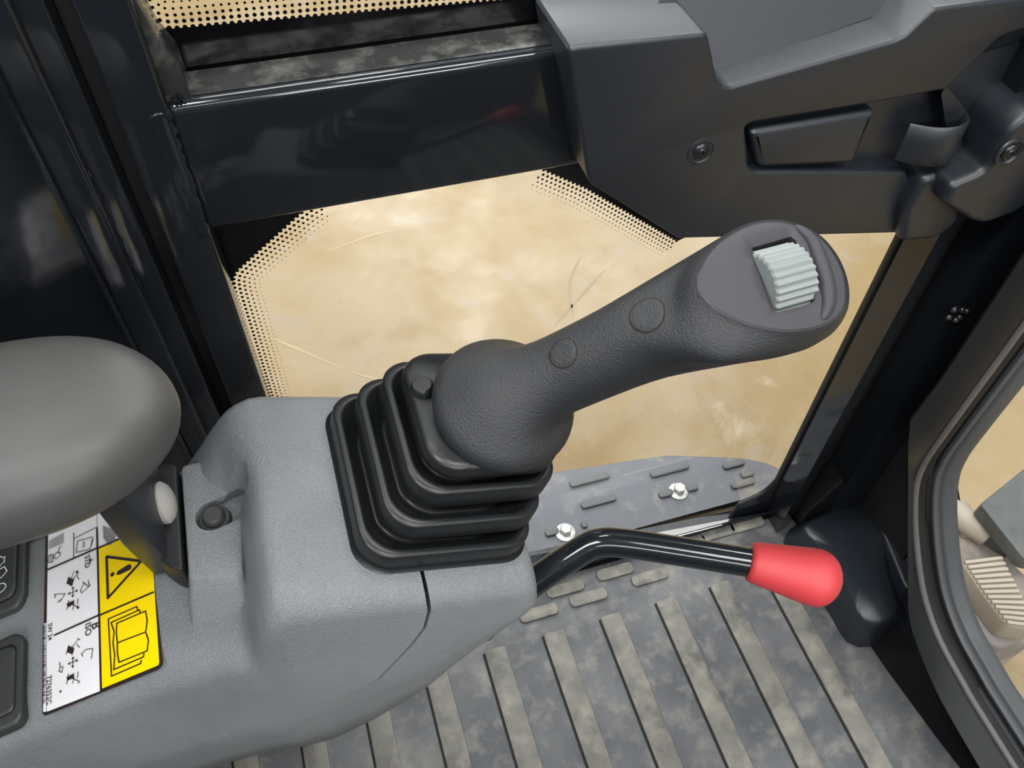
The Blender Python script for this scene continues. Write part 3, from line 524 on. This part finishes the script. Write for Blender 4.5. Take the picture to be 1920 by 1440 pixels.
# ------------------------------------------------------------------ control console
con = empty('control_console', (0, .26, .30), 'grey textured side console carrying the joystick and switches', 'console')
def lerp_tab(tab, x):
    for (a, va), (b, vb) in zip(tab[:-1], tab[1:]):
        if x <= b: return va+(vb-va)*max(0, (x-a)/(b-a))
    return tab[-1][1]
zback = [(-.62, .3598), (-.45, .4074), (-.13, .497), (-.118, .5015), (-.108, .509), (-.098, .519), (-.089, .531), (-.080, .5435), (-.072, .5535), (-.066, .5597), (-.060, .5635), (-.052, .566), (-.045, .5652), (.085, .5178)]
zfront = [(-.62, .3598), (-.45, .4074), (-.13, .497), (-.085, .5096), (-.080, .5108), (-.0755, .5155), (-.0715, .5255), (-.0675, .539), (-.063, .551), (-.058, .560), (-.052, .565), (-.045, .5652), (.085, .5178)]
def ztop(x, y):
    t = min(1, max(0, (y-.268)/.045)); t = t*t*(3-2*t)
    return lerp_tab(zfront, x)*(1-t)+lerp_tab(zback, x)*t
yftab = [(-.62, .222), (-.2, .205), (-.13, .203), (-.10, .199), (-.075, .192), (-.055, .1885), (.085, .188)]
zbtab = [(-.62, .26), (-.2, .30), (-.12, .318), (-.073, .335), (-.026, .358), (.012, .388), (.048, .438), (.066, .462), (.079, .482), (.085, .490)]
def section(x, ins=0.0):
    zt = ztop(x, .2)-ins*.6; yf = lerp_tab(yftab, x)+ins; zb = lerp_tab(zbtab, x)+ins*.8; yb = .331-ins
    r = .017 if x > -.07 else .017+.004*min(1, (-.07-x)/.05); rb = .008
    h = zt-zb; bul = min(.006, h*.04)
    k = min(1, h/.12)
    p = [(yb, zb+.004), (yb, zb+h*.5)]
    for i in range(5): a = PI/2*i/4; p.append((yb-rb+rb*math.cos(a), zt-rb+rb*math.sin(a)))
    for i in range(1, 14): p.append((yb-rb+(yf+r-yb+rb)*i/14, zt))
    for i in range(7): a = PI/2*i/6; p.append((yf+r-r*math.sin(a), zt-r+r*math.cos(a)))
    z1 = zt-r
    p.append((yf-bul*.6, z1-(z1-zb)*.2)); p.append((yf-bul, z1-(z1-zb)*.42)); p.append((yf-bul*.6, z1-(z1-zb)*.62))
    p.append((yf+.002*k, z1-(z1-zb)*.8)); p.append((yf+.006*k, zb+.006*k)); p.append((yf+.012*k, zb)); p.append((yf+.05, zb-.001)); p.append((yb-.03, zb))
    return [Vector((x, a, b+(ztop(x, a)-ztop(x, .2))*min(1, max(0, (b-zb)/(zt-zb))))) for a, b in p]
xs = [-.62, -.5, -.4, -.3, -.25, -.2, -.17, -.15, -.14, -.13, -.124, -.118, -.113, -.108, -.103, -.098, -.0935, -.089, -.0845, -.082, -.08, -.0778, -.0755, -.0735, -.0715, -.0695, -.0675, -.0652, -.063, -.0605, -.058, -.055, -.052, -.0485, -.045, -.04, -.035, -.025, -.015, -.005, .005, .015, .025, .035, .045, .055, .063, .070, .076]
rings = [section(x) for x in xs]+[section(.080, .0008), section(.0825, .0025), section(.0842, .0055), section(.0848, .009)]
cbody = loft('console_body', rings, M_console, con, ang=0)
cbody.modifiers.clear()
# front end cover is a separate moulding: split along the seam line
seam = [tuple(q) for q in T['seam']]
def cutter(gap, y0, y1):
    pl = [Vector(q) for q in seam]; L = []
    for i, p in enumerate(pl):
        t = (pl[min(i+1, len(pl)-1)]-pl[max(i-1, 0)]).normalized(); n = Vector((t.y, -t.x)); n = n if n.x+n.y*-.5 > 0 else -n
        L.append(p+n*gap*(1 if i < 4 else max(.15, 1-(i-3)*.13)))
    L = [tuple(q) for q in L]
    tail = L[-1]; poly = [(L[0][0], .62)]+L+[(tail[0]-.06, tail[1]-.012-gap*.1), (tail[0]-.15, tail[1]-.055), (tail[0]-.15, .2), (.2, .2), (.2, .62)]
    v = [(x, y0, z) for x, z in poly]+[(x, y1, z) for x, z in poly]; n = len(poly)
    f = [tuple(range(n)), tuple(range(2*n-1, n-1, -1))]+[(i, i+n, (i+1) % n+n, (i+1) % n) for i in range(n)]
    return mesh('cut', v, f, M_console, None, False)
full = cbody.data.copy()
c1 = cutter(-.0010, .12, .28); c2 = cutter(.0011, .12, .2795)
off = origin(con)
for c in (c1, c2): c.data.transform(Matrix.Translation(-off)); c.parent = con
m1 = boolean(cbody, c1, 'DIFFERENCE'); m2 = boolean(cbody, c2, 'INTERSECT')
def cyl_cut(c, r, z0, z1, stretch=(0, 0)):
    N = 28; v = []
    for z in (z0, z1):
        for i in range(N):
            a = 2*PI*i/N; x, y = r*math.cos(a), r*math.sin(a)
            if x*stretch[0]+y*stretch[1] > 0: x += stretch[0]; y += stretch[1]
            v.append((c[0]+x-off.x, c[1]+y-off.y, z-off.z))
    f = [tuple(range(N)), tuple(range(2*N-1, N-1, -1))]+[(i, i+N, (i+1) % N+N, (i+1) % N) for i in range(N)]
    o = mesh('cut', v, f, M_console, None, False); o.parent = con; return o
bx, by, bz_ = T['button']
cbody.data = m1
c3 = cyl_cut((bx, by), .0098, .524, .60, (.0165, .004))
m1 = boolean(cbody, c3, 'DIFFERENCE'); cbody.data = m1
endc = bpy.data.objects.new('end_cover', m2); COL.objects.link(endc); endc.parent = con
for o in (cbody, endc):
    for p in o.data.polygons: p.use_smooth = True
    o.data.set_sharp_from_angle(angle=math.radians(55))
# pivot bracket standing between rear panel and pod
br = rpoly([(-.1005, .318), (-.070, .318), (-.066, .295), (-.0720, .2365), (-.0760, .2335), (-.1005, .2395)], [.004, .004, .004, .006, .006, .003], 4)
brc = Vector((-.086, .277))
def brl(z, inset, k):
    out = []
    for x, y in br:
        p = Vector((x, y)); p = p+(brc-p).normalized()*inset; f_ = max(0, min(1, (.262-y)/.025))*k
        out.append(Vector((p.x-(.010*f_ if x < -.09 else .002*f_), p.y-.017*f_, z)))
    return out
bo = loft('pivot_bracket', [brl(.47, 0, 1.5), brl(.497, 0, 1), brl(.518, 0, .38), brl(.5265, 0, .05), brl(.5290, .0006, 0), brl(.5304, .0018, 0), brl(.531, .0036, 0)], M_console, con, ang=0)
bm_ = boolean(bo, c3, 'DIFFERENCE'); bo.data = bm_
for p in bo.data.polygons: p.use_smooth = True
bo.data.set_sharp_from_angle(angle=math.radians(38))
for c in (c1, c2, c3): bpy.data.objects.remove(c)
tear = []
for i in range(28):
    x, y = .0097*math.cos(2*PI*i/28), .0097*math.sin(2*PI*i/28)
    if x*.0165+y*.004 > 0: x += .0165; y += .004
    tear.append((bx+x, by+y))
slab('button_recess', [tear], 'xy', .5205, .5243, .0002, M_console, con)
lathe('button_collar', (bx, by, .5243), (0, 0, 1), [(0, .0093), (.0006, .0093), (.0006, .0075)], M_dark, con, N=32)
lathe('round_button', (bx, by, .5245), (0, 0, 1), [(-.002, .0088), (.003, .0088), (.0036, .0082), (.0036, .0068), (.0028, .0066), (.0028, .0062), (.0072, .0058), (.0080, .0050), (.0081, .0005)], M_switch, con, N=32)
slab('bracket_slot', [[(-.1040, .2455), (-.1008, .2455), (-.1008, .318), (-.1045, .318)]], 'xy', .495, .512, .0004, M_dark, con)

# ------------------------------------------------------------------ warning decal on the rear panel
DO, DS, DT, DN = (Vector(T[k]) for k in ('decal_o', 'decal_s', 'decal_t', 'decal_n'))
G = T['decal']
def dframe(s, t, h): return DO+DS*(s/1000)+DT*(t/1000)+DN*h
dec = empty('warning_decal', tuple(DO), 'yellow and white warning and control pattern decal on the grey console', 'sticker')
flat('border', [rpoly(G['outer'][0], [1, 1, 2, 3, 2, 1, 1, 1], 4)], dframe, .0005, M_ink, dec)
flat('white_panel', [rpoly(G['white'][0], .8, 3), G['corner'][0][1:], G['barwhite'][0]], dframe, .0007, M_label, dec)
flat('yellow_panel', [rpoly(G['yellow'][0], [.5, 1, 2, .5, .5, .5], 3)], dframe, .0009, M_yellow, dec)
px = 1/1000*1
mmpx = G['w']/720
lines = strokes('divider_lines', G['lines_thick'], 12*mmpx, dframe, .0012, M_ink, dec)
strokes('divider_lines', G['lines_thin'], 5*mmpx, dframe, .0012, M_ink, dec)
strokes('warning_triangle', G['triangle'], 17*mmpx, dframe, .0012, M_ink, dec)
def disc(c, r, n=16): return [(c[0]+r*math.cos(2*PI*i/n), c[1]+r*math.sin(2*PI*i/n)) for i in range(n)]
flat('exclamation_mark', [rpoly(G['mark'][0], .8, 3), disc(G['dot'][0][0], 14*mmpx)], dframe, .0012, M_ink, dec)
strokes('book_pictogram', G['book'], 8*mmpx, dframe, .0012, M_ink, dec)
cc = disc(G['circle'][0][0], 21*mmpx, 20)
strokes('pictograms', G['picto']+[cc+[cc[0]]], 4.5*mmpx, dframe, .0012, M_ink, dec)
for pl in G['blobs']: flat('machine_pictogram', [pl], dframe, .00125, M_ink, dec)
ht = strokes('hatching', G['hatch'], 3*mmpx, dframe, .0012, M_hatch, dec); ht['kind'] = 'stuff'
flat('ink_speck', [disc(G['speck'][0][0], 7*mmpx, 8)], dframe, .0012, M_ink, dec)
flat('blue_mark', [disc(G['blue'][0][0], 17*mmpx, 9)], dframe, .0013, M_blue, dec)
b0, b1 = (Vector(q) for q in G['bar'][0]); rows = []
t = 0
while t < .985:
    wd = random.choice((.006, .006, .011, .016)); c = b0.lerp(b1, t); d = b0.lerp(b1, min(1, t+wd))
    s_ = Vector((11*mmpx, 0)); rows.append([c-s_, c+s_, d+s_, d-s_]); t += wd+random.choice((.006, .009, .014))
flat('barcode', rows, dframe, .0012, M_ink, dec)
def text(word, a, b, bold=0):
    cu = bpy.data.curves.new('t', 'FONT'); cu.body = word; cu.size = 1; cu.resolution_u = 3; cu.offset = bold
    o = bpy.data.objects.new('t', cu); COL.objects.link(o); dg = bpy.context.evaluated_depsgraph_get()
    me = bpy.data.meshes.new_from_object(o.evaluated_get(dg)); bpy.data.objects.remove(o); bpy.data.curves.remove(cu)
    xs_ = [v.co.x for v in me.vertices]; x0, x1 = min(xs_), max(xs_); a = Vector(a); b = Vector(b); d = b-a; k = d.length/(x1-x0); d.normalize(); u = Vector((-d.y, d.x))
    for v in me.vertices:
        q = a+d*((v.co.x-x0)*k)+u*(v.co.y*k); v.co = dframe(q.x, q.y, .0012)
    me.materials.clear(); me.name = 'lettering'
    return link('lettering', me, M_ink, dec, False)
for key in G:
    if key.startswith('text_'): text(key[5:], G[key][0][0], G[key][0][1], .012)

# ------------------------------------------------------------------ rocker switches
def pz(x): return .497+.28*(x+.13)
def rocker(pts, name, label, h0, icon):
    P2 = [(p[0], p[1]) for p in pts]; cx = sum(p[0] for p in P2)/len(P2); cy = sum(p[1] for p in P2)/len(P2)
    r = empty(name, (cx, cy, pz(cx)), label, 'switch', 'rocker switches on the rear panel')
    def rise(poly, z0, z1, nm, m, bev):
        o = slab(nm, [poly], 'xy', z0, z1, bev, m, r, res=2)
        for v in o.data.vertices: v.co.z += pz(v.co.x+cx)-pz(cx)
        return o
    out = rpoly(P2, .004, 4)
    def inset(pl, d):
        c = Vector((cx, cy)); return [tuple(Vector(p)+(c-Vector(p)).normalized()*d) for p in pl]
    b0_ = pz(cx)
    rise(out, b0_-.004, b0_+.006, 'bezel', M_switch, .0022)
    rise(inset(out, .0065), b0_+.004, b0_+.0062, 'rocker_gap', M_dark, .0003)
    rk = rise(inset(out, .0078), b0_+.004, b0_+h0, 'rocker', M_switch, .0015)
    if icon:
        for pl, wd in icon:
            strokes('icon', [pl], wd, lambda s, t, h: Vector((s, t, pz(s)+h0+.0004)), 0, M_icon, rk)
    return r
su = T['switch_up']
ex, ey = su[3][0]-.0145, su[3][1]+.008
circ = [(ex+.004*math.cos(a*PI/8), ey+.003*math.sin(a*PI/8)) for a in range(17)]
lens_ = [(ex-.003, ey+.006), (ex+.001, ey+.0075), (ex+.004, ey+.010), (ex+.002, ey+.014), (ex-.003, ey+.013), (ex-.003, ey+.006)]
gear = [(ex+.0035*math.cos(a*PI/6)*(1 if a % 2 else .7)-.001, ey+.019+.0035*math.sin(a*PI/6)*(1 if a % 2 else .7)) for a in range(13)]
rocker(su, 'rocker_switch', 'black rocker switch with white icons under the armrest', .0085, [(circ, .0007), (lens_, .0007), (gear, .0007)])
rocker(T['switch_low'], 'rocker_switch', 'plain black rocker switch at the console edge below the icon switch', .0072, None)

# ------------------------------------------------------------------ armrest
ar = empty('armrest', (-.2, .25, .60), 'dark grey padded armrest with rounded end over the console', 'armrest')
cx, cy, cz, Lr = -.071, .2655, .646, .058
rings = []
W_, H_ = .0505, .029
stn = [(.0, .02), (.002, .2), (.006, .36), (.012, .52), (.02, .67), (.03, .80), (.042, .90), (.056, .965), (.075, 1.0), (.12, 1.0), (.2, 1.0), (.3, 1.0), (.36, .95), (.385, .7), (.395, .1)]
for d, s in stn:
    r = []
    for i in range(40):
        a = 2*PI*i/40; c, s_ = math.cos(a), math.sin(a)
        yy = math.copysign(abs(c)**.72, c)*W_*(s**.95); zz = math.copysign(abs(s_)**.85, s_)*H_*(s**.8 if s_ > 0 else s**.7)
        r.append(Vector((cx-d, cy+yy+.02*min(d, .2), cz+zz-.05*max(0, d-.02))))
    rings.append(r)
loft('pad', rings, M_arm, ar, sub=1, ang=0)
ap = T['hinge']
slab('hinge_plate', [rpoly(ap, .003, 3)], 'xy', .502, .5285, .0015, M_rubber, ar)
slab('hinge_plate', [rpoly([(.262, .505), (.315, .505), (.312, .56), (.29, .63), (.25, .63), (.252, .56)], .004, 3)], 'yz', -.124, -.111, .0012, M_plastic, ar)
lathe('pivot_cap', (-.1110, .2905, .5345), (1, 0, .12), [(-.003, .0105), (.0, .0125), (.0025, .0125), (.005, .010), (.0066, .006), (.0072, .0003)], M_boltcap, ar, N=28)

# ------------------------------------------------------------------ joystick
PO = Vector(T['pod_o']); th = math.radians(20)
PU = Vector((math.cos(th), 0, -math.sin(th))); PV = Vector((0, 1, 0)); PNn = Vector((math.sin(th), 0, math.cos(th)))
js = empty('joystick', tuple(PO), 'black joystick with pleated rubber boot and grey ribbed thumb wheel', 'joystick')
def sq(u, v, hu, hv, n, r=.018, N=9, k=(0, 0)):
    out = []
    r = min(r, hu*.9, hv*.9)
    for qx, qy, a0_ in ((1, 1, 0), (-1, 1, PI/2), (-1, -1, PI), (1, -1, 1.5*PI)):
        for i in range(N):
            a = a0_+PI/2*i/(N-1); x = qx*(hu-r)+r*math.cos(a); y = qy*(hv-r)+r*math.sin(a)
            out.append(PO+PU*(u+x)+PV*(v+y)+PNn*(n+k[0]*x+k[1]*y))
    return out
R = []
folds = [(-.0040, .0290, .0500, .0565, .0000), (.0020, .0310, .0455, .0515, .0170), (.0095, .0345, .0425, .0465, .0340)]
R.append(sq(-.004, .029, .0515, .058, -.0006)); R.append(sq(-.004, .029, .0515, .058, .0005))
for i, (u, v, hu, hv, n) in enumerate(folds):
    kx = (0.02*i, 0)
    for ins, dh in ((.0022, .0004), (.0012, .0006), (.0003, .0014), (0, .0022), (0, .0070), (0, .0124), (.0003, .0134), (.0010, .0141), (.0020, .0144), (.0036, .0144), (.0043, .0141), (.0048, .0132), (.0080, .0068), (.0130, .0024), (.0152, .0020), (.0160, .0044), (.0160, .0120)):
        R.append(sq(u, v, hu-ins, hv-ins, n+dh, k=kx))
    nu, nv, nhu, nhv, nn_ = folds[i+1] if i < 2 else (.0130, .0345, .0385, .0410, .0500)
    R.append(sq(nu, nv, nhu-.0150, nhv-.0150, nn_-.0012, k=kx)); R.append(sq(nu, nv, nhu-.0085, nhv-.0085, nn_-.0008, k=kx))
u, v, hu, hv, n = .0130, .0345, .0385, .0410, .0505
for ins, dh in ((.004, -.0005), (.0008, .0005), (0, .002), (0, .0085), (.0008, .0105), (.0030, .0118), (.010, .0128), (.016, .0150), (.020, .019)):
    R.append(sq(u, v, hu-ins, hv-ins, n+dh, k=(.05, 0)))
loft('boot', R, M_boot, js, ang=0)
bt = PO+PU*(-.0195)+PV*.046+PNn*.0635
lathe('boot_clip', bt, PNn*.9-PU*.35, [(-.002, .0065), (.0012, .0062), (.0025, .005), (.0026, .001)], M_boot, js, N=20)
fc = Vector(T['facet_c']); fn = Vector(T['facet_n'])
gp = [Vector(q[:3]) for q in T['grip']]; gr_ = [q[3] for q in T['grip']]
ax = (gp[-1]-gp[0]).normalized()
toc = (Vector((0, 0, .95))-gp[1]).normalized()
ref = ax.cross(toc).normalized()           # across the grip as seen from the operator
fl_c = Vector(T['flange_c']); bn = (PNn*.80+toc*.45+ax*.1).normalized()
NR = 40
rings = [ring(fl_c-bn*.012, bn, ref, .024, N=NR), ring(fl_c-bn*.009, bn, ref, .034, N=NR), ring(fl_c-bn*.005, bn, ref, .0382, N=NR), ring(fl_c+bn*.000, bn, ref, .0395, N=NR), ring(fl_c+bn*.005, bn, ref, .0378, N=NR), ring(fl_c+bn*.0085+ax*.003, bn, ref, .0320, N=NR),
         ring(fl_c+bn*.0100+ax*.009, (bn+ax*.4), ref, .0255, N=NR), ring(fl_c.lerp(gp[0], .62)+bn*.003, (bn+ax*1.1), ref, .0212, N=NR)]
for i, (p, r) in enumerate(zip(gp, gr_)):
    n_ = (ax*(1-.06*i)+fn*.07*i).normalized()
    rings.append(ring(p-toc*.0, n_, ref, r, r*.92, N=NR))
def facet_ring(scale, h, shift=0, key='facet'):
    poly = [Vector(q) for q in T[key]]; c = sum(poly, Vector())/len(poly)
    e1, e2, n_ = basis(fn, ref)
    pl = [((q-c).dot(e1), (q-c).dot(e2)) for q in poly]; out = []
    # closed smooth outline resampled by angle
    dense = []
    L = len(pl)
    for i in range(L):
        p0, p1, p2, p3 = (Vector(pl[(i+k) % L]) for k in (-1, 0, 1, 2))
        for k in range(8):
            t = k/8; dense.append(.5*((2*p1)+(p2-p0)*t+(2*p0-5*p1+4*p2-p3)*t*t+(3*p1-p0-3*p2+p3)*t**3))
    for i in range(NR):
        a = 2*PI*i/NR; q = min(dense, key=lambda d: 1-(d.x*math.cos(a)+d.y*math.sin(a))/d.length)
        out.append(c+e1*(q.length*math.cos(a)*scale)+e2*(q.length*math.sin(a)*scale)+fn*h-ax*shift)
    return out, c, e1, e2
fr, fcen, fe1, fe2 = facet_ring(1, 0)
last = rings[-1]
g2 = facet_ring(1.0, 0, 0, 'outer')[0]; g3 = [a.lerp(b, .5)+(a-fcen).normalized()*.0012 for a, b in zip(g2, fr)]
for t in (.28, .55, .8): rings.append([a.lerp(b, t) for a, b in zip(last, g2)])
rings += [g2, g3, facet_ring(1.02, -.0016)[0], facet_ring(.985, -.0002)[0]]
loft('grip', rings, M_grip, js, sub=1, ang=0, cap1=False)
# smooth end face with the wheel slot
hp = [Vector(q) for q in T['hole']]
hx = (hp[1]-hp[0]).normalized(); hc = sum(hp, Vector())/4
def rect_ring(h, grow=0.0):
    out = []
    base = [q+(q-hc).normalized()*grow for q in hp]
    per = []
    for i in range(4):
        for k in range(25): per.append(base[i].lerp(base[(i+1) % 4], k/25))
    for i in range(NR):
        a = 2*PI*i/NR
        def ang(d):
            x, y = (d-hc).dot(fe1), (d-hc).dot(fe2); return 1-(x*math.cos(a)+y*math.sin(a))/math.hypot(x, y)
        out.append(min(per, key=ang)+fn*h)
    return out
r_in = rect_ring(.0006, .0030); r_hole = rect_ring(-.0006)
f0 = facet_ring(.992, -.0004)[0]; f1 = facet_ring(.955, .0006)[0]
mid = [a.lerp(b, .5)+fn*.0006 for a, b in zip(f1, r_in)]
loft('end_face', [f0, f1, mid, r_in, r_hole, rect_ring(-.012)], M_gripface, js, ang=30, cap0=False, cap1=True)
lp_ = smooth_path([Vector(q)+fn*.0004 for q in T['lip']], 6)
tube('guard_lip', lp_, .003, M_gripface, js, N=12, ref=tuple(fn), radii=[.0008+.0032*math.sin(PI*min(1, max(0, i/(len(lp_)-1))))**.6 for i in range(len(lp_))])
# thumb wheel: a ribbed drum on a cross axle
e_s = ((hp[1]-hp[0])+(hp[2]-hp[3])).normalized(); e_l = fn.cross(e_s)
if e_l.dot(hp[3]-hp[0]) < 0: e_l = -e_l
wid = (hp[1]-hp[0]).length*.95; wc = hc-fn*.0088; rad = .0182; rr = []
for s_ in (-.5, -.47, .47, .5):
    r_ = []
    for i in range(120):
        a = 2*PI*i/120; q = rad+.0007*math.cos(a*28)-(.0012 if abs(s_) == .5 else 0)
        r_.append(wc+e_s*(wid*s_)+fn*(q*math.cos(a)*.92)+e_l*(q*math.sin(a)*.90))
    rr.append(r_)
wh = loft('thumb_wheel', rr, M_wheel, js, ang=25); tag(wh, 'pale grey ribbed thumb wheel')
# two round plugs set flush in the side of the grip
bpy.context.view_layer.update()
dg = bpy.context.evaluated_depsgraph_get()
go = [o for o in js.children if o.name.startswith('grip')][0]
ge = go.evaluated_get(dg); me_ = bpy.data.meshes.new_from_object(ge); bm = bmesh.new(); bm.from_mesh(me_); bm.transform(Matrix.Translation(origin(js)))
tree = BVHTree.FromBMesh(bm)
eye = Vector((0, 0, .95))
for d_, rp_ in zip(T['plugs'], (.0085, .0074)):
    loc, nor, _, _ = tree.ray_cast(eye, Vector(d_).normalized())
    e1, e2, n_ = basis(nor, ax)
    def wrap(r, a, h):
        p = loc+e1*(r*math.cos(a))+e2*(r*math.sin(a))+n_*.02; hit = tree.ray_cast(p, -n_); q = hit[0] if hit[0] else p-n_*.02
        return q+n_*h
    rg = [[wrap(r, 2*PI*i/32, h) for i in range(32)] for r, h in ((rp_, -.0002), (rp_*.985, .0003), (rp_*.94, .0004), (rp_*.6, .0004), (rp_*.25, .0004), (rp_*.02, .0004))]
    loft('plug', rg, M_grip, js, ang=60, cap0=False)
    rg = [[wrap(r, 2*PI*i/32, .00025) for i in range(32)] for r in (rp_*1.06, rp_*.97)]
    loft('plug_groove', rg, M_dark, js, cap0=False, cap1=False)
bm.free()

# ------------------------------------------------------------------ lock lever
lv = empty('lock_lever', tuple(T['rod'][1]), 'black bent lever with red knob coming out of the console end', 'lever')
rod = smooth_path(T['rod'], 8)
tube('rod', rod, .0093, M_paint, lv, N=20)
k0, k1 = (Vector(q) for q in T['knob']); kd = (k1-k0); kl = kd.length
pf = [(0, .0002), (0, .0115), (.0010, .0127), (.30*kl, .0146), (.55*kl, .0168), (.68*kl, .0179), (.78*kl, .0178), (.87*kl, .0157), (.94*kl, .0114), (.985*kl, .0060), (1.0*kl, .0004)]
kn = lathe('knob', k0, kd, pf, M_red, lv, N=40, sub=1, ang=0); tag(kn, 'matte red egg-shaped knob')
